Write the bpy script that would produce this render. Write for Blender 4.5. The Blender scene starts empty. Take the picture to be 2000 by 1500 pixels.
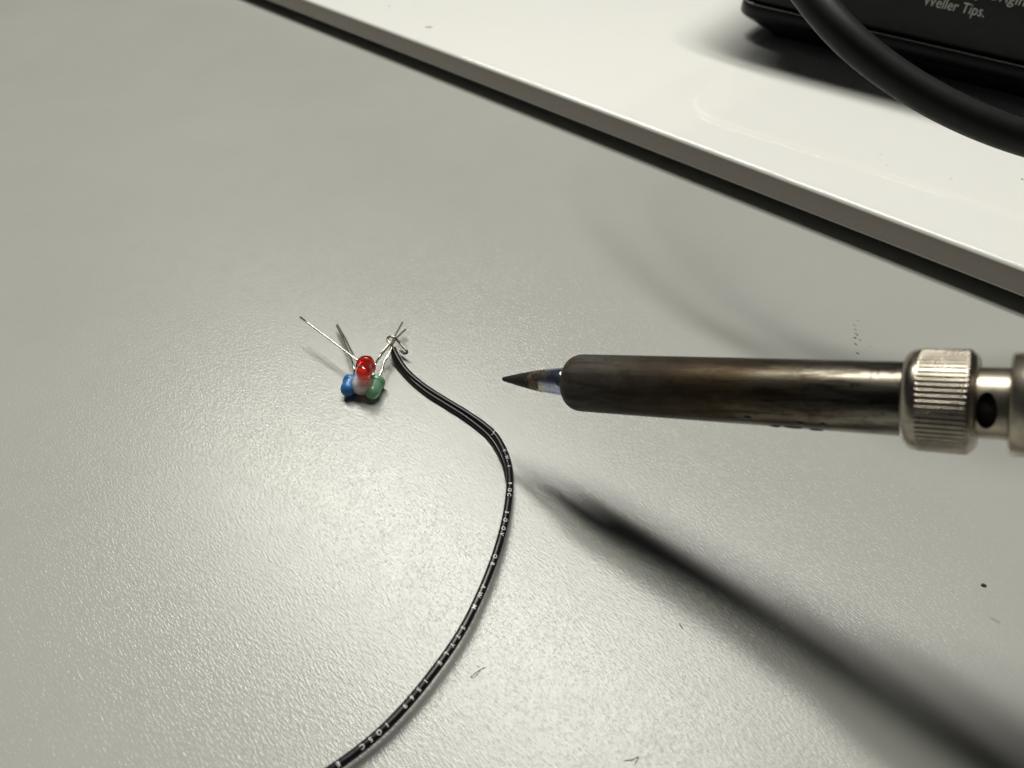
import bpy, bmesh, math, random
from mathutils import Vector, Matrix, Quaternion
random.seed(7)
MM = 0.001
scene = bpy.context.scene
COL = scene.collection

# ------------------------------------------------------------------ camera
PITCH = math.radians(46.07)
FPX = 1387.0                                   # focal length in pixels of the 2000 px wide photograph
CAM = Vector((0, 0, 100.0))                    # millimetres
cd = bpy.data.cameras.new('camera')
cam = bpy.data.objects.new('camera', cd); COL.objects.link(cam)
cam.location = CAM * MM
cam.rotation_euler = (math.pi / 2 - PITCH, 0, 0)
cd.sensor_width = 36.0
cd.lens = FPX / 2000 * 36
cd.clip_start = 0.004; cd.clip_end = 20
cd.dof.use_dof = True
cd.dof.focus_distance = 0.124
cd.dof.aperture_fstop = 24
scene.camera = cam

# ------------------------------------------------------------------ world and lamp
w = bpy.data.worlds.new('World'); scene.world = w; w.use_nodes = True
bg = w.node_tree.nodes['Background']
bg.inputs[0].default_value = (0.95, 0.93, 1.0, 1); bg.inputs[1].default_value = 0.02

def area(name, loc, target, sx, sy, power, color, along=None):
    l = bpy.data.lights.new(name, 'AREA'); l.shape = 'RECTANGLE'
    l.size = sx * MM; l.size_y = sy * MM; l.energy = power; l.color = color
    o = bpy.data.objects.new(name, l); COL.objects.link(o)
    loc = Vector(loc); z = (loc - Vector(target)).normalized()
    x = Vector(along); x = (x - z * x.dot(z)).normalized(); y = z.cross(x)
    o.matrix_world = Matrix.Translation(loc * MM) @ Matrix((x, y, z)).transposed().to_4x4()
    return o
TRAY_T = Vector((0.7456, -0.6664, 0))
LAMP_DIR = Vector((math.cos(math.radians(-47)), math.sin(math.radians(-47)), 0))
# two parallel rows of ceiling tubes behind the bench; each throws its own shadow of the iron
area('ceiling_tube_lamp', Vector((-284, 1312, 1800)) + LAMP_DIR * 560, (10, 90, 0), 1600, 130, 27.0, (1.0, 0.972, 0.915), LAMP_DIR)
area('ceiling_tube_lamp', Vector((-284, 905, 1800)) - LAMP_DIR * 40, (10, 90, 0), 1600, 200, 24.3, (1.0, 1.0, 0.888), LAMP_DIR)

vs = scene.view_settings
vs.view_transform = 'Standard'; vs.look = 'None'; vs.exposure = 0.0; vs.gamma = 1.0
vs.use_curve_mapping = False
scene.render.engine = 'CYCLES'

# ------------------------------------------------------------------ helpers
FW = Vector((0, math.cos(PITCH), -math.sin(PITCH)))
UP = Vector((0, math.sin(PITCH), math.cos(PITCH)))
def ray(x, y): return FW + Vector((1, 0, 0)) * ((x - 1000) / FPX) + UP * ((750 - y) / FPX)
def onz(x, y, z):
    r = ray(x, y); return CAM + r * ((z - CAM.z) / r.z)
def dep(x, y, d): return CAM + ray(x, y) * d

def link(name, me, mat, parent=None, smooth=True):
    o = bpy.data.objects.new(name, me); COL.objects.link(o)
    if mat: me.materials.append(mat)
    if smooth:
        for p in me.polygons: p.use_smooth = True
    if parent: o.parent = parent
    return o
def from_bm(name, bm, mat, parent=None, smooth=True, scale=MM):
    bmesh.ops.recalc_face_normals(bm, faces=bm.faces)
    for v in bm.verts: v.co *= scale
    me = bpy.data.meshes.new(name); bm.to_mesh(me); bm.free()
    return link(name, me, mat, parent, smooth)
def empty(name, loc=(0, 0, 0)):
    o = bpy.data.objects.new(name, None); COL.objects.link(o)
    o.location = Vector(loc) * MM; o.empty_display_size = 0.01
    return o
def tag(o, label=None, cat=None, group=None, kind=None):
    if label: o['label'] = label
    if cat: o['category'] = cat
    if group: o['group'] = group
    if kind: o['kind'] = kind
    return o
def sharp(o, deg=35):
    me = o.data; me.update()
    bm = bmesh.new(); bm.from_mesh(me)
    for e in bm.edges:
        if len(e.link_faces) == 2 and e.calc_face_angle(0) > math.radians(deg): e.smooth = False
    bm.to_mesh(me); bm.free()
    return o

def catmull(pts, n=8):
    P = [Vector(p) for p in pts]
    P = [P[0] * 2 - P[1]] + P + [P[-1] * 2 - P[-2]]
    out = []
    for i in range(1, len(P) - 2):
        a, b, c, d = P[i-1], P[i], P[i+1], P[i+2]
        for k in range(n):
            t = k / n
            out.append(0.5 * ((2*b) + (c-a)*t + (2*a-5*b+4*c-d)*t*t + (-a+3*b-3*c+d)*t**3))
    out.append(P[-2].copy())
    return out
def frames(path):
    """tangent, side, up along a path; up stays as near +Z as it can"""
    F = []; last = None
    for i, p in enumerate(path):
        t = (path[min(i+1, len(path)-1)] - path[max(i-1, 0)]).normalized()
        if last is None:
            u = Vector((0, 0, 1)); u = u - t * u.dot(t)
            if u.length < 0.15: u = Vector((0, 1, 0)) - t * t.y
        else:
            u = last - t * last.dot(t)
        u.normalize(); last = u
        F.append((t, t.cross(u).normalized(), u))
    return F
def tube_bm(bm, path, r, seg=12, cap=True, square=False, rfun=None):
    F = frames(path); rings = []
    for i, (p, (t, s, u)) in enumerate(zip(path, F)):
        rr = rfun(i / (len(path) - 1)) if rfun else r
        ring = []
        for k in range(seg):
            a = 2 * math.pi * (k + 0.5) / seg
            ca, sa = math.cos(a), math.sin(a)
            if square:
                m = 1 / (abs(ca) ** 6 + abs(sa) ** 6) ** (1 / 6); ca *= m; sa *= m
            ring.append(bm.verts.new(p + s * (rr * ca) + u * (rr * sa)))
        rings.append(ring)
    for a, b in zip(rings, rings[1:]):
        for k in range(seg):
            bm.faces.new((a[k], a[(k+1) % seg], b[(k+1) % seg], b[k]))
    if cap:
        for ring, q, d in ((rings[0], path[0], -1), (rings[-1], path[-1], 1)):
            t = F[0][0] if d < 0 else F[-1][0]
            rr = (rfun(0 if d < 0 else 1) if rfun else r)
            c = bm.verts.new(q + t * d * rr * 0.35)
            for k in range(seg):
                bm.faces.new((ring[k], ring[(k+1) % seg], c) if d > 0 else (ring[(k+1) % seg], ring[k], c))
def tube(name, path, r, mat, parent=None, **kw):
    bm = bmesh.new(); tube_bm(bm, path, r, **kw)
    return from_bm(name, bm, mat, parent)
def lathe_bm(bm, prof, seg=64, axis='X', close0=True, close1=True, rmod=None):
    rings = []
    for x, r in prof:
        ring = []
        for k in range(seg):
            a = 2 * math.pi * k / seg
            rr = rmod(x, r, a) if rmod else r
            ring.append(bm.verts.new((x, rr * math.cos(a), rr * math.sin(a)) if axis == 'X'
                                     else (rr * math.cos(a), rr * math.sin(a), x)))
        rings.append(ring)
    for a, b in zip(rings, rings[1:]):
        for k in range(seg): bm.faces.new((a[k], a[(k+1) % seg], b[(k+1) % seg], b[k]))
    if close0: bm.faces.new(rings[0])
    if close1: bm.faces.new(list(reversed(rings[-1])))
def glyphs(text, size):
    """flat triangulated outline of a piece of lettering, in mm, as verts and faces"""
    cu = bpy.data.curves.new('lettering', 'FONT'); cu.body = text; cu.size = size
    cu.resolution_u = 3; cu.offset = 0.004 if len(text) == 1 else 0.0
    o = bpy.data.objects.new('lettering', cu); COL.objects.link(o)
    dg = bpy.context.evaluated_depsgraph_get()
    me = bpy.data.meshes.new_from_object(o.evaluated_get(dg))
    if len(text) == 1:
        b_ = bmesh.new(); b_.from_mesh(me); bmesh.ops.triangulate(b_, faces=b_.faces)
        bmesh.ops.subdivide_edges(b_, edges=b_.edges, cuts=2, use_grid_fill=True); b_.to_mesh(me); b_.free()
    V = [v.co.copy() for v in me.vertices]; Fc = [tuple(p.vertices) for p in me.polygons]
    bpy.data.objects.remove(o); bpy.data.curves.remove(cu); bpy.data.meshes.remove(me)
    return V, Fc

# ------------------------------------------------------------------ materials
class Mat:
    def __init__(s, name):
        s.m = bpy.data.materials.new(name); s.m.use_nodes = True
        s.t = s.m.node_tree; s.n = s.t.nodes; s.b = s.n['Principled BSDF']
    def set(s, **k):
        for a, v in k.items():
            i = s.b.inputs[a.replace('_', ' ')]
            i.default_value = (*v, 1) if isinstance(v, tuple) and len(v) == 3 else v
        return s
    def node(s, t, **k):
        n = s.n.new(t)
        for a, v in k.items(): setattr(n, a, v)
        return n
    def lk(s, a, b): s.t.links.new(a, b)
    def coords(s, scale=(1000, 1000, 1000), rot=(0, 0, 0)):
        tc = s.node('ShaderNodeTexCoord'); mp = s.node('ShaderNodeMapping')
        mp.inputs['Scale'].default_value = scale; mp.inputs['Rotation'].default_value = rot
        s.lk(tc.outputs['Object'], mp.inputs[0]); return mp.outputs[0]
    def noise(s, vec, scale, detail=3, rough=0.5, dist=0.0):
        n = s.node('ShaderNodeTexNoise'); n.inputs['Scale'].default_value = scale
        n.inputs['Detail'].default_value = detail; n.inputs['Roughness'].default_value = rough
        n.inputs['Distortion'].default_value = dist
        s.lk(vec, n.inputs['Vector']); return n.outputs['Fac']
    def ramp(s, fac, stops, interp='LINEAR'):
        r = s.node('ShaderNodeValToRGB'); r.color_ramp.interpolation = interp
        e = r.color_ramp.elements
        while len(e) < len(stops): e.new(0.5)
        for el, (p, c) in zip(e, stops):
            el.position = p; el.color = (*c, 1) if isinstance(c, tuple) else (c, c, c, 1)
        s.lk(fac, r.inputs[0]); return r.outputs[0]
    def mix(s, fac, a, b, mode='MIX'):
        m = s.node('ShaderNodeMix', data_type='RGBA', blend_type=mode)
        for i, v in ((0, fac), (6, a), (7, b)):
            if hasattr(v, 'is_output'): s.lk(v, m.inputs[i])
            else: m.inputs[i].default_value = (*v, 1) if isinstance(v, tuple) else v
        return m.outputs[2]
    def math(s, op, a, b=0.0, clamp=False):
        m = s.node('ShaderNodeMath', operation=op, use_clamp=clamp)
        for i, v in ((0, a), (1, b)):
            if hasattr(v, 'is_output'): s.lk(v, m.inputs[i])
            else: m.inputs[i].default_value = v
        return m.outputs[0]
    def bump(s, h, dist, strength=1.0):
        b = s.node('ShaderNodeBump'); b.inputs['Strength'].default_value = strength
        b.inputs['Distance'].default_value = dist
        s.lk(h, b.inputs['Height']); s.lk(b.outputs[0], s.b.inputs['Normal']); return b

def m_table():
    M = Mat('grey_laminate'); v = M.coords()
    big = M.noise(v, 0.018, 3, 0.6); mid = M.noise(v, 0.25, 4, 0.6)
    c = M.mix(M.ramp(big, [(0.35, 0.0), (0.7, 1.0)]), (0.374, 0.375, 0.352), (0.398, 0.399, 0.376))
    smut = M.ramp(mid, [(0.62, 0.0), (0.80, 0.35)])
    c = M.mix(smut, c, (0.335, 0.332, 0.305))
    M.lk(c, M.b.inputs['Base Color'])
    # pebbled press-plate grain, drawn out along one direction
    m1 = M.node('ShaderNodeMapping'); m1.inputs['Rotation'].default_value = (0, 0, math.radians(47))
    m2 = M.node('ShaderNodeMapping'); m2.inputs['Scale'].default_value = (0.42, 1.35, 1)
    M.lk(v, m1.inputs[0]); M.lk(m1.outputs[0], m2.inputs[0]); v = m2.outputs[0]
    vd = M.node('ShaderNodeVectorMath', operation='ADD')
    wn = M.node('ShaderNodeTexNoise'); wn.inputs['Scale'].default_value = 2.2; M.lk(v, wn.inputs['Vector'])
    wm = M.node('ShaderNodeVectorMath', operation='SCALE'); wm.inputs['Scale'].default_value = 0.35
    M.lk(wn.outputs['Color'], wm.inputs[0]); M.lk(v, vd.inputs[0]); M.lk(wm.outputs[0], vd.inputs[1])
    vo = M.node('ShaderNodeTexVoronoi', feature='SMOOTH_F1'); vo.inputs['Scale'].default_value = 2.8
    vo.inputs['Smoothness'].default_value = 0.5; M.lk(vd.outputs[0], vo.inputs['Vector'])
    fine = M.noise(v, 3.4, 3, 0.6, 0.0)
    h = M.math('ADD', vo.outputs['Distance'], M.math('MULTIPLY', fine, 0.9))
    bp = M.bump(h, 0.000029, 1.0)
    for l in list(M.b.inputs['Normal'].links): M.t.links.remove(l)
    M.lk(bp.outputs[0], M.b.inputs['Coat Normal'])
    M.lk(M.ramp(mid, [(0.3, 0.20), (0.75, 0.26)]), M.b.inputs['Coat Roughness'])
    M.set(Specular_IOR_Level=0.0, Roughness=0.8, Coat_Weight=1.0, Coat_IOR=1.5)
    weak = M.bump(h, 0.000003, 1.0)
    return M.m
def m_simple(name, col, rough=0.5, metal=0.0, spec=0.5, coat=0.0, grain=None, var=0.0):
    M = Mat(name); M.set(Base_Color=col, Roughness=rough, Metallic=metal, Specular_IOR_Level=spec, Coat_Weight=coat)
    v = M.coords()
    n = M.noise(v, 0.5, 4, 0.6)
    dk = tuple(c * (1 - var) for c in col)
    M.lk(M.mix(n, col, dk), M.b.inputs['Base Color'])
    M.lk(M.ramp(n, [(0.3, max(0.0, rough - 0.05)), (0.7, min(1.0, rough + 0.06))]), M.b.inputs['Roughness'])
    if grain: M.bump(M.noise(v, grain[0], 3), grain[1], 0.6)
    return M.m
def m_tray():
    M = Mat('white_gloss_enamel'); v = M.coords()
    n = M.noise(v, 0.06, 4, 0.6)
    M.lk(M.mix(n, (0.87, 0.87, 0.84), (0.84, 0.84, 0.805)), M.b.inputs['Base Color'])
    M.set(Roughness=0.5, Coat_Weight=1.0, Coat_Roughness=0.035, Specular_IOR_Level=0.3)
    M.bump(M.noise(v, 0.12, 2), 0.00004, 0.4)
    return M.m
def m_barrel():
    M = Mat('heat_tinted_steel_barrel'); v = M.coords()
    sx = M.node('ShaderNodeSeparateXYZ'); M.lk(v, sx.inputs[0])
    vs_ = M.coords((120, 900, 900)); st = M.noise(vs_, 1.0, 5, 0.65, 0.4)
    blot = M.noise(v, 0.22, 4, 0.6)
    s = M.math('DIVIDE', sx.outputs['X'], 48.0)
    s2 = M.math('ADD', s, M.math('MULTIPLY', M.math('SUBTRACT', blot, 0.5), 0.45))
    c = M.ramp(s2, [(0.0, (0.085, 0.078, 0.068)), (0.18, (0.065, 0.058, 0.049)), (0.34, (0.045, 0.034, 0.020)),
                    (0.55, (0.085, 0.060, 0.032)), (0.74, (0.15, 0.135, 0.105)), (1.0, (0.30, 0.275, 0.235))])
    stain = M.ramp(st, [(0.42, 0.0), (0.62, 0.85)])
    c = M.mix(stain, c, (0.032, 0.021, 0.016))
    soot = M.ramp(M.noise(v, 0.55, 5, 0.7, 0.8), [(0.56, 0.0), (0.70, 0.8)])
    c = M.mix(soot, c, (0.022, 0.018, 0.014)); M.lk(c, M.b.inputs['Base Color'])
    r = M.ramp(s2, [(0.0, 0.64), (0.25, 0.56), (0.5, 0.42), (0.75, 0.28), (1.0, 0.19)])
    r2 = M.mix(M.math('MULTIPLY', st, 0.4), r, (0.6, 0.6, 0.6)); M.lk(r2, M.b.inputs['Roughness'])
    M.lk(M.ramp(s2, [(0.0, 0.55), (0.4, 0.8), (0.7, 1.0)]), M.b.inputs['Metallic'])
    M.bump(M.math('ADD', M.noise(v, 1.6, 4, 0.7), st), 0.00003, 0.55)
    return M.m
def m_tip():
    M = Mat('used_solder_tip'); v = M.coords()
    sx = M.node('ShaderNodeSeparateXYZ'); M.lk(v, sx.inputs[0])
    bl = M.noise(v, 0.75, 5, 0.65, 0.6)
    s = M.math('ADD', M.math('DIVIDE', M.math('ADD', sx.outputs['X'], 10.5), 10.5),
               M.math('MULTIPLY', M.math('SUBTRACT', bl, 0.5), 0.9))
    c = M.ramp(s, [(0.0, (0.022, 0.019, 0.014)), (0.30, (0.014, 0.012, 0.010)), (0.42, (0.20, 0.14, 0.09)), (0.50, (0.025, 0.02, 0.018)),
                   (0.62, (0.58, 0.56, 0.54)), (0.8, (0.40, 0.48, 0.74)), (1.0, (0.72, 0.72, 0.70))])
    M.lk(c, M.b.inputs['Base Color'])
    M.lk(M.ramp(s, [(0.25, 0.6), (0.6, 0.28), (1.0, 0.18)]), M.b.inputs['Roughness'])
    M.lk(M.ramp(s, [(0.25, 0.3), (0.6, 1.0)]), M.b.inputs['Metallic'])
    M.bump(M.noise(v, 1.4, 4, 0.6), 0.00008, 0.7)
    return M.m
def m_steel(name, col, r0, r1):
    M = Mat(name); v = M.coords(); n = M.noise(v, 0.6, 5, 0.65)
    M.lk(M.mix(M.ramp(n, [(0.4, 0.0), (0.75, 0.7)]), col, tuple(c * 0.45 for c in col)), M.b.inputs['Base Color'])
    M.lk(M.ramp(n, [(0.3, r0), (0.75, r1)]), M.b.inputs['Roughness'])
    M.set(Metallic=1.0); M.bump(M.noise(v, 3.0, 3), 0.00001, 0.5)
    return M.m
def m_epoxy(name, col, trans, rough, sss=0.0, coat=0.6, scale=0.0015):
    M = Mat(name); v = M.coords(); n = M.noise(v, 0.8, 3)
    M.lk(M.mix(n, col, tuple(c * 0.86 for c in col)), M.b.inputs['Base Color'])
    M.set(Roughness=rough, Transmission_Weight=trans, IOR=1.5, Subsurface_Weight=sss, Subsurface_Scale=scale, Coat_Weight=coat, Coat_Roughness=0.06)
    M.b.inputs['Subsurface Radius'].default_value = (1, 0.8, 0.7)
    M.bump(n, 0.00004, 0.4)
    return M.m

TABLE = m_table(); TRAY = m_tray()
EDGE = m_simple('shaded_white_side', (0.50, 0.455, 0.41), 0.30, var=0.12)  # shade on the white tray's sides, put into a darker, warmer colour
RUBBER = m_simple('black_rubber_base', (0.02, 0.02, 0.02), 0.8, var=0.2)
BARREL = m_barrel(); TIP = m_tip()
NUT = m_steel('worn_nickel_nut', (0.47, 0.42, 0.35), 0.20, 0.42)
NECK = m_steel('brushed_steel_neck', (0.50, 0.45, 0.36), 0.26, 0.40)
DARKMETAL = m_simple('dark_inner_bore', (0.015, 0.013, 0.012), 0.9)
HANDLE = m_simple('handle_plastic', (0.03, 0.03, 0.035), 0.5)
LEAD = m_steel('tinned_lead', (0.80, 0.77, 0.71), 0.22, 0.30)
COPPER = m_steel('tinned_conductor', (0.58, 0.52, 0.44), 0.25, 0.42)
PVC = m_simple('black_glossy_insulation', (0.007, 0.0065, 0.008), 0.29, spec=0.35, grain=(1.2, 0.00003), var=0.3)
INK = m_simple('white_print_ink', (0.90, 0.89, 0.86), 0.5)
CORD = m_simple('black_cord_jacket', (0.013, 0.013, 0.0125), 0.5, spec=0.35, grain=(4.0, 0.000008), var=0.15)
GLINT = m_steel('thin_grey_glint', (0.55, 0.55, 0.53), 0.3, 0.4)  # bright metal for the painted edge glint
STREAK = m_steel('polished_streak_edging', (0.75, 0.74, 0.70), 0.12, 0.16)  # metal of the added edging, there for its reflection in the tray
STATION = m_simple('blue_black_plastic', (0.007, 0.0075, 0.011), 0.32, spec=0.22, grain=(2.5, 0.00001), var=0.2)
STATIONLOW = m_simple('black_gloss_plastic', (0.010, 0.010, 0.013), 0.16, spec=0.5, var=0.1)
PRINT = m_simple('silver_grey_print', (0.72, 0.71, 0.64), 0.5)
RED = m_epoxy('red_epoxy', (0.80, 0.035, 0.02), 0.80, 0.08, 0.0)
BLUE = m_epoxy('blue_diffused_epoxy', (0.03, 0.19, 0.50), 0.20, 0.38, 0.5, 0.1)
GREEN = m_epoxy('green_diffused_epoxy', (0.30, 0.64, 0.40), 0.50, 0.30, 0.6, 0.3)
GLUE = m_epoxy('milky_hot_glue', (0.97, 0.85, 0.83), 0.30, 0.30, 1.0, 0.4, 0.004)
SCRIB = m_simple('dried_ink', (0.045, 0.045, 0.035), 0.6, var=0.3)
FIBRE = m_simple('grey_fibre', (0.12, 0.11, 0.10), 0.7)
CRUMB = m_simple('black_crumb', (0.012, 0.012, 0.014), 0.45)
RUST = m_simple('brown_speck', (0.22, 0.15, 0.07), 0.7, var=0.3)
FLUX = m_simple('burnt_flux', (0.012, 0.010, 0.008), 0.4)

# ------------------------------------------------------------------ table
bm = bmesh.new(); bmesh.ops.create_cube(bm, size=1)
for v in bm.verts: v.co = Vector((v.co.x * 1400, 330 + v.co.y * 1000, -13 + v.co.z * 26))
table = tag(from_bm('table', bm, TABLE, smooth=False), 'grey pebble-grained laminate table top', 'table', kind='structure')

# ------------------------------------------------------------------ white tray
TN = Vector((0.6664, 0.7456, 0)); K0 = 162.2; ZT = 9.27; ZB = 2.6
def tray_pt(t, k, z): return TRAY_T * t + TN * k + Vector((0, 0, z))
tray = empty('tray', tray_pt(-60, K0 + 200, 0))
tag(tray, 'glossy white tray under the black soldering station', 'tray')
def rbox(t0, t1, k0, k1, z0, z1, bev, seg):
    bm = bmesh.new(); bmesh.ops.create_cube(bm, size=1)
    for v in bm.verts:
        v.co = tray_pt(t0 + (v.co.x + .5) * (t1 - t0), k0 + (v.co.y + .5) * (k1 - k0), z0 + (v.co.z + .5) * (z1 - z0)) - tray.location / MM
    if bev: bmesh.ops.bevel(bm, geom=bm.edges[:], offset=bev, segments=seg, affect='EDGES', profile=0.5)
    return bm
panel = from_bm('panel', rbox(-470, 300, K0, K0 + 400, ZB, ZT, 1.2, 5), TRAY, tray)
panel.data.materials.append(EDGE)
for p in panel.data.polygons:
    if abs(p.normal.z) < 0.35: p.material_index = 1  # upright sides take the darkened colour
from_bm('base_mat', rbox(-462, 292, K0 + 5, K0 + 392, 0.0, ZB - 0.01, 0, 0), RUBBER, tray, smooth=False)

# ------------------------------------------------------------------ soldering station
SN = Vector((-0.617, -0.787, 0)); ST = Vector((0.787, -0.617, 0)); KF = -241.0
station = empty('soldering_station', SN * (KF - 45) + ST * (-20) + Vector((0, 0, ZT)))
tag(station, 'black soldering station with grey lettering standing on the white tray', 'soldering station')
def st_pt(t, d, z):          # t along the front, d depth behind the front plane
    return SN * (KF - d) + ST * t + Vector((0, 0, z)) - station.location / MM
T0, T1, DEEP, RAD = -97.4, 70.0, 105.0, 9.0
def loop(inset, z, n=10):
    """rounded rectangle, inset from the body's footprint"""
    pts = []; r = max(RAD - inset * 0.6, 1.0)
    x0, x1, y0, y1 = T0 + inset, T1 - inset, inset, DEEP - inset
    for cx, cy, a0 in ((x0 + r, y0 + r, 180), (x1 - r, y0 + r, 270), (x1 - r, y1 - r, 0), (x0 + r, y1 - r, 90)):
        for k in range(n + 1):
            a = math.radians(a0 + 90 * k / n); pts.append(st_pt(cx + r * math.cos(a), cy + r * math.sin(a), z))
    return pts
def skin(prof, cap0=False, cap1=False):
    bm = bmesh.new(); L = [[bm.verts.new(p) for p in loop(i, z)] for i, z in prof]
    for a, b in zip(L, L[1:]):
        for k in range(len(a)): bm.faces.new((a[k], a[(k+1) % len(a)], b[(k+1) % len(a)], b[k]))
    if cap0: bm.faces.new(list(reversed(L[0])))
    if cap1: bm.faces.new(L[-1])
    return bm
sharp(from_bm('base', skin([(10.5, ZT + 0.01), (10.2, ZT + 0.6), (1.2, 15.4), (0.6, 16.0)], True, False), STATIONLOW, station), 30)
lower = from_bm('lower_band', skin([(0.7, 15.9), (0.25, 16.2), (0.0, 16.7), (0.0, 20.2), (0.15, 20.5), (0.5, 20.65), (1.4, 20.7)]), STATION, station)
from_bm('body', skin([(1.5, 20.3), (1.1, 21.0), (0.9, 22.0), (0.9, 41.5)]), STATION, station)
streak_prof = []
for k in range(13):          # unseen polished edging added so the tray shows a reflected streak
    a = math.radians(-90 + 180 * k / 12); streak_prof.append((-9.4 - 1.6 * math.cos(a), 43.1 + 1.6 * math.sin(a)))
from_bm('shadow_shelf', skin([(4.0, 41.45), (-9.3, 41.47)]), STATIONLOW, station)  # unseen overhang added to throw the dark shadow on the tray
from_bm('shadow_shelf', skin([(-9.3, 44.72), (14.8, 44.74)]), STATIONLOW, station)  # upper face of the added overhang
from_bm('streak_edging', skin(streak_prof), STREAK, station)
hood = [(15.0, 44.6), (15.0, 90.0)]
for k in range(1, 7):
    a = math.radians(90 * k / 6); hood.append((15.0 + 8 * (1 - math.cos(a)), 90.0 + 8 * math.sin(a)))
from_bm('housing', skin(hood, False, True), STATIONLOW, station)
tl = [p for p in loop(-0.02, 20.55)]; tl = tl[:24] + tl[22:24]
tube('glint_line', tl[:23], 0.13, GLINT, station, seg=8)  # thin bright tube standing in for the glint along the edge
def station_text(text, t_left, t_right, z_base, cap):
    V, Fc = glyphs(text, 10.0)
    x0 = min(v.x for v in V); x1 = max(v.x for v in V)
    ch = max(v.y for v in V)
    bm = bmesh.new(); vv = []
    for v in V:
        t = t_left + (v.x - x0) / (x1 - x0) * (t_right - t_left)
        vv.append(bm.verts.new(st_pt(t, 0.88, z_base + v.y * cap / ch)))
    for fc in Fc: bm.faces.new([vv[i] for i in fc])
    return from_bm('lettering', bm, PRINT, station, smooth=False)
station_text('Weller Tips.', -42.3, -26.2, 29.9, 2.55)
station_text('Use Only Original', -42.3, -15.9, 34.3, 2.55)

# ------------------------------------------------------------------ cord over the station
def cordpt(x, y, d): return dep(x, y, d)
cpts = [Vector((175, 300, 128)), Vector((132, 262, 139)), Vector((94, 231, 134)), Vector((62, 204, 116)), Vector((44, 182, 93)), Vector((39, 164, 73)),
        cordpt(1583, 0, 119), cordpt(1676, 96, 118.5), cordpt(1781, 173, 117.5), cordpt(1890, 230, 117), cordpt(2000, 272, 117), cordpt(2150, 310, 118), cordpt(2400, 330, 122), cordpt(2750, 300, 135)]
cpath = catmull(cpts, 10)
for _ in range(60): cpath = [cpath[0]] + [(a + b * 2 + c) / 4 for a, b, c in zip(cpath, cpath[1:], cpath[2:])] + [cpath[-1]]
o = tube('power_cord', cpath, 2.72, CORD, seg=24)
tag(o, 'thick black power cord sagging in front of the soldering station', 'cord')

# ------------------------------------------------------------------ soldering iron
BD = 8.9
A = dep(1120, 747, FPX * BD / 111); B = dep(1765, 779, FPX * BD / 147)
AX = (B - A).normalized()
iron = empty('soldering_iron')
zc = (AX.cross((A - CAM).normalized())).normalized()
yx = zc.cross(AX).normalized()
org = A - AX * 0.6
iron.matrix_world = Matrix.Translation(org * MM) @ Matrix((AX, yx, zc)).transposed().to_4x4()
tag(iron, 'soldering iron with dark heat-stained barrel and knurled nut, pointing left', 'soldering iron')
def s_of(x):                    # distance along the barrel axis seen at image column x
    lo, hi = -40.0, 120.0
    for _ in range(50):
        m = (lo + hi) / 2; P = org + AX * m - CAM
        px = 1000 + FPX * P.x / P.dot(FW)
        if px < x: lo = m
        else: hi = m
    return lo
R = BD / 2
sN = s_of(1770)
# pointed tip
L_tip = -s_of(981)
tp = [(-L_tip, 0.02), (-L_tip + 0.08, 0.2), (-L_tip + 0.3, 0.36), (-L_tip * 0.93, 0.5), (-L_tip * 0.72, 1.08), (-L_tip * 0.5, 1.62),
      (-L_tip * 0.3, 2.0), (-L_tip * 0.1, 2.28), (1.5, 2.4)]
bm = bmesh.new(); lathe_bm(bm, tp, 40, close0=True, close1=True); from_bm('tip', bm, TIP, iron)
# barrel
bp = [(1.0, 2.42), (0.25, 2.5), (0.0, 2.65), (0.05, 2.8)]
for k in range(1, 13):
    a = math.radians(90 * k / 12); bp.append((0.05 + 2.3 * (1 - math.cos(a)) ** 1.0, 2.8 + (R - 2.8) * math.sin(a)))
n = 40
for k in range(1, n + 1): bp.append((2.35 + (sN + 2 - 2.35) * k / n, R))
bm = bmesh.new(); lathe_bm(bm, bp, 72, close0=False, close1=False); barrel = from_bm('barrel', bm, BARREL, iron)
# flux drips on the underside edge of the barrel
for x, ang, ln in ((1523, 12, 1.2), (1557, 14, 2.2), (1600, 8, 1.6), (1476, 40, 0.9), (1574, 34, 1.0), (1620, 36, 0.8)):
    s0 = s_of(x); bm = bmesh.new()
    bmesh.ops.create_icosphere(bm, subdivisions=2, radius=1)
    a = math.radians(-ang)
    # the lower silhouette of the barrel lies on the +Z/-Z side of the iron's own axes
    for v in bm.verts:
        d = 1 + 0.35 * math.sin(v.co.x * 5 + ang) * math.cos(v.co.y * 4)
        v.co = Vector((s0 + v.co.x * ln * 0.55 * d, v.co.y * 0.28 * d, v.co.z * 0.12))
        y, z = v.co.y, v.co.z - R - 0.03
        v.co.y = y * math.cos(a) - z * math.sin(a); v.co.z = y * math.sin(a) + z * math.cos(a)
    from_bm('flux_drip', bm, FLUX, barrel)
# knurled nut
sK0, sK1, sK2 = s_of(1800), s_of(1893), s_of(1912)
RN = 5.95; NR = 58
def knurl(x, r, a):
    if sK0 - 0.02 < x < sK1 + 0.02:
        q = (a * NR / (2 * math.pi)) % 1.0
        return r - 0.26 * (1 - min(1, 1.9 * math.sin(math.pi * q)))
    return r
prof = [(sN - 0.1, R + 0.02), (sN - 0.1, 4.85)]
for k in range(7):
    a = math.radians(90 * k / 6); prof.append((sN - 0.1 + 1.55 * (1 - math.cos(a)), 4.85 + (RN - 4.85) * math.sin(a)))
prof += [(sK0 - 0.05, RN), (sK0 + 0.1, RN + 0.02), (sK1 - 0.1, RN + 0.02), (sK1 + 0.05, RN), (sK1 + 0.3, RN - 0.2), (sK2 - 0.2, 5.3), (sK2, 4.9), (sK2, 3.9)]
bm = bmesh.new(); lathe_bm(bm, prof, NR * 8, close0=False, close1=False, rmod=knurl)
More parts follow.
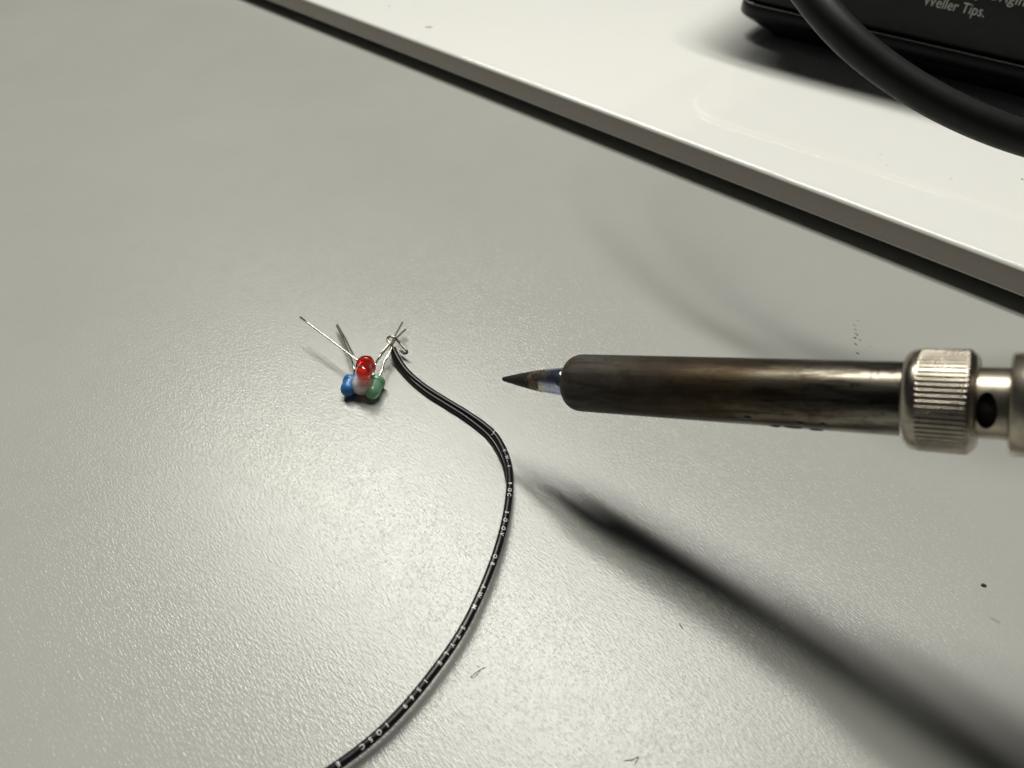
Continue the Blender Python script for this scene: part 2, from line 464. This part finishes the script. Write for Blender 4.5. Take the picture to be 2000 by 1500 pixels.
from_bm('knurled_nut', bm, NUT, iron)
# neck with a vent hole
sC = s_of(1973)
RNk = 4.02; sH = s_of(1931); zH = -1.05
bm = bmesh.new()
lathe_bm(bm, [(sK2 - 1.0 + (sC - sK2 + 2.0) * k / 44, RNk) for k in range(45)], 200, close0=False, close1=False)
def hole(v): return ((v.x - sH) / 0.98) ** 2 + ((v.z - zH) / (1.75 + (0.5 if v.z > zH else 0))) ** 2
dead = [f for f in bm.faces if f.calc_center_median().y < 0 and hole(f.calc_center_median()) < 1]
bmesh.ops.delete(bm, geom=dead, context='FACES')
for v in bm.verts:
    if v.co.y < 0 and v.is_boundary and sK2 - 0.9 < v.co.x < sC + 0.9:
        for _ in range(6):
            k = 1 / math.sqrt(hole(v.co)); v.co.x = sH + (v.co.x - sH) * k; v.co.z = zH + (v.co.z - zH) * k
        v.co.y = -math.sqrt(max(RNk ** 2 - v.co.z ** 2, 0))
neck = from_bm('neck', bm, NECK, iron)
bm = bmesh.new(); lathe_bm(bm, [(sK2 - 1.0, RNk - 0.7), (sC + 1.0, RNk - 0.7)], 48)
from_bm('bore', bm, DARKMETAL, neck)
# collar and handle
sF = s_of(2000)
bm = bmesh.new()
lathe_bm(bm, [(sC, 3.8), (sC, 5.4), (sC + 0.3, 5.72), (sC + 5.5, 5.75), (sC + 6, 5.4), (sC + 6, 3.8)], 72, close0=False, close1=False)
from_bm('collar', bm, NECK, iron)
bm = bmesh.new()
lathe_bm(bm, [(sC + 6, 3.5), (sC + 6.02, 7.0), (sC + 8, 8.6), (sC + 20, 9.5), (sC + 60, 10.5), (sC + 100, 9.5), (sC + 112, 6)], 48)
from_bm('handle', bm, HANDLE, iron)

# ------------------------------------------------------------------ LED cluster
cl = empty('led_cluster', onz(710, 765, 0))
tag(cl, 'red, blue and green LEDs glued in a cluster beside the wire end', 'led cluster')
CO = cl.location / MM
def led(name, dome, flange, mat, rot=0.0, body=3.6, fl=1.93):
    """3 mm LED: flange (with one flat side) at the back, cylinder, round dome"""
    ax = (dome - flange).normalized(); q = Vector((0, 0, 1)).rotation_difference(ax)
    r = 1.5
    pr = [(-1.0, fl - 0.07), (-0.95, fl), (-0.1, fl), (0.0, fl - 0.07), (0.02, r + 0.02), (0.2, r)]
    pr += [(body - 1.5 + 1.5 * math.sin(math.radians(a)), r * math.cos(math.radians(a))) for a in (0, 12, 25, 38, 50, 62, 74, 83)]
    pr += [(body + 0.0, 0.03)]
    def flat(x, rr, a):
        if x <= 0.01: return min(rr, 1.6 / max(1e-3, math.cos(((a - rot + math.pi) % (2 * math.pi)) - math.pi))) if abs(((a - rot + math.pi) % (2 * math.pi)) - math.pi) < 1.0 else rr
        return rr
    bm = bmesh.new(); lathe_bm(bm, pr, 48, axis='Z', rmod=flat)
    base = dome - ax * (body - 1.5)
    for v in bm.verts: v.co = q @ v.co + base - CO
    o = from_bm(name, bm, mat, cl); sharp(o, 40)
    # metal frame inside the epoxy
    for sx in (-0.55, 0.55):
        fb = bmesh.new(); bmesh.ops.create_cube(fb, size=1)
        for v in fb.verts:
            c = Vector((sx + v.co.x * (0.8 if sx < 0 else 0.45), v.co.y * 0.35, 0.2 + (v.co.z) * (1.9 if sx < 0 else 1.7)))
            v.co = q @ (Quaternion((0, 0, 1), rot) @ c) + base - CO
        from_bm('lead_frame', fb, LEAD, o, smooth=False)
    return o, base, ax
def lead(path, parent, r=0.205, n=5):
    return tube('lead', [p - CO for p in catmull(path, n)], r, LEAD, parent, seg=12)
tocam = (CAM - onz(711, 727, 5.6)).normalized()
dR = onz(711, 727, 5.6)
axR = (tocam * math.cos(math.radians(27)) + (Vector((1, 0, 0)) * -0.30 - UP * 0.95).normalized() * math.sin(math.radians(27))).normalized()
redL, bR, aR = led('red_led', dR, dR - axR, RED, 0.3, 3.9)
dB = onz(680.5, 759.5, 1.75); fB = onz(689, 740, 1.75)
blueL, bB, aB = led('blue_led', dB, fB, BLUE, 1.2, 2.9, 1.66)
dG = onz(727.5, 764.5, 1.7); fG = onz(738.5, 738, 1.6)
greenL, bG, aG = led('green_led', dG, fG, GREEN, 2.0, 3.5, 1.70)
# glue between the three
bm = bmesh.new()
bmesh.ops.create_icosphere(bm, subdivisions=4, radius=1)
gc = onz(709, 751, 2.5)
for v in bm.verts:
    c = v.co.copy(); d = 1 + 0.10 * math.sin(c.x * 3.1 + 1) * math.cos(c.y * 2.7) + 0.07 * math.sin(c.z * 5 + c.x * 3)
    v.co = Vector((c.x * 2.35, c.y * 1.9, c.z * 2.0)) * d + gc - CO
from_bm('hot_glue', bm, GLUE, cl)
# leads
eR = bR - aR * 1.0
sideR = Vector((1, 0, 0))
lead([eR - sideR * 0.55, onz(703, 706, 4.6), onz(695, 702, 4.8), onz(660, 675, 5.2), onz(586.5, 619.5, 6.0)], redL)
lead([eR + sideR * 0.55, onz(727, 709, 4.5), onz(735, 706, 4.4), onz(748, 690, 3.8), onz(764, 669, 3.2), onz(774, 651, 3.0), onz(786, 630, 2.8)], redL)
eB = bB - aB * 1.0
lead([eB + Vector((0.3, 0, 0.4)), onz(692, 722, 3.6), onz(688, 706, 3.5), onz(680, 686, 3.0), onz(669, 660, 2.2), onz(657.5, 636, 1.5)], blueL)
lead([eB + Vector((0.9, 0, 0.2)), onz(703, 716, 2.6), onz(696, 703, 3.3), onz(686, 685, 3.1), onz(672, 657, 2.3), onz(658.5, 634, 1.8)], blueL)
eG = bG - aG * 1.0
lead([eG + Vector((0.1, 0, 0.0)), onz(746.5, 722, 1.9), onz(750, 708, 2.0), onz(756, 697, 2.2), onz(763, 680, 2.5), onz(772, 664, 2.3), onz(781, 654, 2.0), onz(792, 643.5, 1.6)], greenL)
lead([eG + Vector((-0.8, 0, 0.2)), onz(731, 718, 2.0), onz(737, 704, 2.2), onz(745, 692, 2.4), onz(752, 684, 2.8), onz(763, 672, 2.8)], greenL)

# ------------------------------------------------------------------ black hook-up wire
wire = empty('hookup_wire', onz(990, 950, 0)); WO = wire.location / MM
tag(wire, 'thin black insulated wire with white print curving down from the LEDs', 'wire')
WR = 0.635
wp = [(767.5, 681, 2.2), (775, 697, 1.6), (789, 719, 1.0), (808, 739, .75), (838, 762, .66), (873, 784, .66), (908, 805, .7), (943, 829, .8), (967, 851, 1.0),
      (983, 878, 1.2), (993, 908, 1.5), (996, 940, 1.8), (993, 980, 2.1), (985, 1025, 2.3), (971, 1075, 2.5), (955, 1120, 2.6), (936, 1165, 2.6),
      (910, 1218, 2.6), (879, 1268, 2.5), (840, 1321, 2.4), (800, 1370, 2.2), (756, 1417, 2.1), (708, 1459, 2.0), (655, 1498, 1.9), (590, 1540, 1.7), (480, 1600, 1.2), (330, 1660, .7)]
path = catmull([onz(*p) - WO for p in wp], 9)
bm = bmesh.new(); tube_bm(bm, path, WR, 18)
ins = from_bm('insulation', bm, PVC, wire)
# second strand lying along the near side of the first, up to where it slips underneath
wp2 = [(767, 684, 2.0), (771, 700, 1.2), (786, 723, .62), (805, 744, .52), (834, 767.5, .50), (868.5, 789.5, .50), (903, 811, .50), (934, 834, .50), (957, 855, .50), (975, 882, .50), (987, 911, .50), (993, 940, .50)]
path2 = catmull([onz(*p) - WO for p in wp2], 8)
bm = bmesh.new(); tube_bm(bm, path2, 0.50, 16)
from_bm('parallel_strand', bm, PVC, wire)
# pale nick round the insulation
def near(path, x, y):
    best = None
    for i, p in enumerate(path):
        d = p + WO - CAM; zz = d.dot(FW)
        e = (1000 + FPX * d.x / zz - x) ** 2 + (750 - FPX * d.dot(UP) / zz - y) ** 2
        if best is None or e < best[0]: best = (e, i)
    return best[1]
PF = frames(path)
i0 = near(path, 963, 849); t0, s0, u0 = PF[i0]
nk = []
for k in range(13):
    a = math.radians(20 + 150 * k / 12)
    nk.append(path[i0] + (s0 * math.cos(a) + u0 * math.sin(a)) * (WR + 0.01) + t0 * (0.25 * math.sin(k * 0.5)))
tube('nick', nk, 0.06, INK, wire, seg=6)
# arc length of the wire, so that letters can be laid on it
arc = [0.0]
for a, b in zip(path, path[1:]): arc.append(arc[-1] + (b - a).length)
def at_arc(s):
    i = 0
    while i < len(arc) - 2 and arc[i+1] < s: i += 1
    f = (s - arc[i]) / (arc[i+1] - arc[i])
    t = PF[i][0].lerp(PF[i+1][0], f).normalized(); p = path[i].lerp(path[i+1], f)
    v = (CAM - WO - p).normalized(); v = (v * 0.75 + Vector((0.1, 0, 0.5)))
    u = (v - t * v.dot(t)).normalized()
    return p, t, t.cross(u).normalized(), u
marks = [('V', 991, 884), ('W', 994, 895), ('-', 996, 905), ('1', 997, 914), ('9', 998, 947), ('O', 997, 960), ('C', 995, 973),
         ('3', 986, 1006), ('O', 984, 1019), ('O', 981, 1033), ('V', 977, 1049), ('O', 965, 1088), ('R', 958, 1105),
         ('A', 939, 1147), ('W', 931, 1166), ('M', 923, 1184.5), ('S', 903, 1227), ('T', 893, 1246), ('Y', 883, 1262), ('L', 871, 1278), ('E', 858, 1297),
         ('1', 829.6, 1333), ('5', 817.4, 1348.7), ('6', 804.8, 1363.7), ('9', 790.4, 1380.5), ('1', 756, 1416), ('O', 740.7, 1430), ('5', 725.3, 1444), ('C', 707.7, 1458), ('E', 663, 1491)]
bm = bmesh.new(); cache = {}
for ch, x, y in marks:
    if ch not in cache: cache[ch] = glyphs(ch, 1.0)
    V, Fc = cache[ch]
    cx = (min(v.x for v in V) + max(v.x for v in V)) / 2; cy = 0.36
    s = arc[near(path, x, y)]
    vv = []
    for v in V:
        p, t, sd, u = at_arc(s + (v.x - cx) * 0.86)
        th = -(v.y - cy) * 0.88 / WR
        vv.append(bm.verts.new(p + (u * math.cos(th) + sd * math.sin(th)) * (WR + 0.022)))
    for fc in Fc:
        try: bm.faces.new([vv[i] for i in fc])
        except ValueError: pass
from_bm('printed_text', bm, INK, wire, smooth=False)
# bare conductor hooked round the leads
hp = [(769, 690, 1.9), (767, 679, 2.4), (763, 672, 2.9), (758.5, 667, 3.1), (757.5, 661, 3.4), (762, 657.5, 3.9), (769, 658.5, 4.0), (774, 663, 3.6), (780, 669, 2.8), (788, 678, 2.3), (794.5, 685.5, 1.9),
      (794.5, 689.5, 1.5), (789, 690, 1.2), (782, 684, 1.1)]
tube('bare_conductor', catmull([onz(*p) - WO for p in hp], 6), 0.28, COPPER, wire, seg=10)
tube('strand_end', catmull([onz(*p) - WO for p in [(768, 664, 3.3), (758, 674, 3.3), (749, 684, 3.1), (743, 690.5, 2.9)]], 5), 0.17, COPPER, wire, seg=8)
tube('strand_end', catmull([onz(*p) - WO for p in [(766, 676, 2.8), (762, 688, 2.6), (758.5, 696, 2.5), (757, 700, 2.4)]], 5), 0.16, COPPER, wire, seg=8)

# ------------------------------------------------------------------ marks on the table and the tray
def blot(name, x, y, rx, ry, ang, mat, parent, z, seed, h=0.03):
    """small flat uneven mark with a little thickness; radii in mm"""
    rnd = random.Random(seed); bm = bmesh.new(); c = onz(x, y, z); n = 14
    q = math.radians(ang); top = []; bot = []
    off = parent.location / MM if parent else Vector((0, 0, 0))
    for k in range(n):
        a = 2 * math.pi * k / n; m = 0.65 + 0.6 * rnd.random()
        dx, dy = rx * m * math.cos(a), ry * m * math.sin(a)
        p = c + Vector((dx * math.cos(q) - dy * math.sin(q), dx * math.sin(q) + dy * math.cos(q), 0)) - off
        bot.append(bm.verts.new(p)); top.append(bm.verts.new(p.lerp(c - off, 0.25) + Vector((0, 0, h))))
    for k in range(n): bm.faces.new((bot[k], bot[(k+1) % n], top[(k+1) % n], top[k]))
    bm.faces.new(top)
    return from_bm(name, bm, mat, parent, smooth=False)
for i, (x, y, rx, ry, an) in enumerate([(1676, 626, .28, .09, 0), (1668.5, 635, .40, .12, -65), (1671, 644, .38, .12, -70), (1672, 652, .42, .14, -60), (1675, 655, .35, .13, -110),
                                        (1670, 660, .32, .26, -30), (1679.5, 664, .30, .14, -45), (1671, 672, .50, .20, -62), (1675, 690, .42, .20, -50), (1700, 677.5, .20, .07, -20)]):
    blot('ink_mark', x, y, rx, ry, an, SCRIB, table, 0.004, i, 0.004)
SMUDGE = m_simple('faint_smudge', (0.30, 0.295, 0.26), 0.5, var=0.15)
for i, (x, y, rx, ry, an) in enumerate([(1015, 569, .5, .14, -30), (920, 632, .35, .2, 20), (490, 851, .55, .10, -40), (550, 838, .6, .07, 10), (480, 777, .3, .12, 0), (290, 795, .4, .12, 5),
                                        (260, 1140, .25, .15, 0), (420, 97, 1.2, .3, 10), (1945, 1212, .8, .28, -40), (1862, 1156, .35, .08, -35)]):
    blot('smudge', x, y, rx, ry, an, SMUDGE, table, 0.004, 40 + i, 0.003)
c = tag(blot('crumb', 1921, 1144, .42, .26, -25, CRUMB, None, 0.004, 5, 0.25), 'tiny black crumb on the table below the soldering iron', 'crumb')
def fibre(name, pts, r, label, mat=FIBRE):
    o = tube(name, catmull([onz(x, y, z) for x, y, z in pts], 5), r, mat, seg=6)
    return tag(o, label, 'fibre')
fibre('fibre', [(1327, 1217, .08), (1330, 1222, .10), (1333, 1228, .08)], 0.06, 'short dark fibre on the table beneath the iron shadow')
fibre('fibre', [(948, 1303, .06), (936, 1309, .10), (925, 1317, .12), (919, 1322, .09), (925, 1323, .07), (932, 1317, .08), (938, 1309, .06)], 0.035, 'fine curled hair on the table right of the wire')
fibre('fibre', [(1220, 1485, .06), (1234, 1484, .10), (1247, 1478, .10), (1240, 1492, .06)], 0.05, 'dark bent fibre on the table near the bottom edge')
for i, (x, y, rx, ry, an) in enumerate([(838, 53, 1.5, .5, -15), (1858, 349, .45, .10, -10), (1997, 350, .35, .35, 0), (811, 7, .25, .2, 0), (760, 12, .5, .25, -10), (1720, 302, .4, .06, 10), (1733, 323, .3, .05, 0), (1594, 229, .2, .05, -30)]):
    blot('stain_speck', x, y, rx, ry, an, RUST, tray, ZT + 0.004, 80 + i, 0.02)
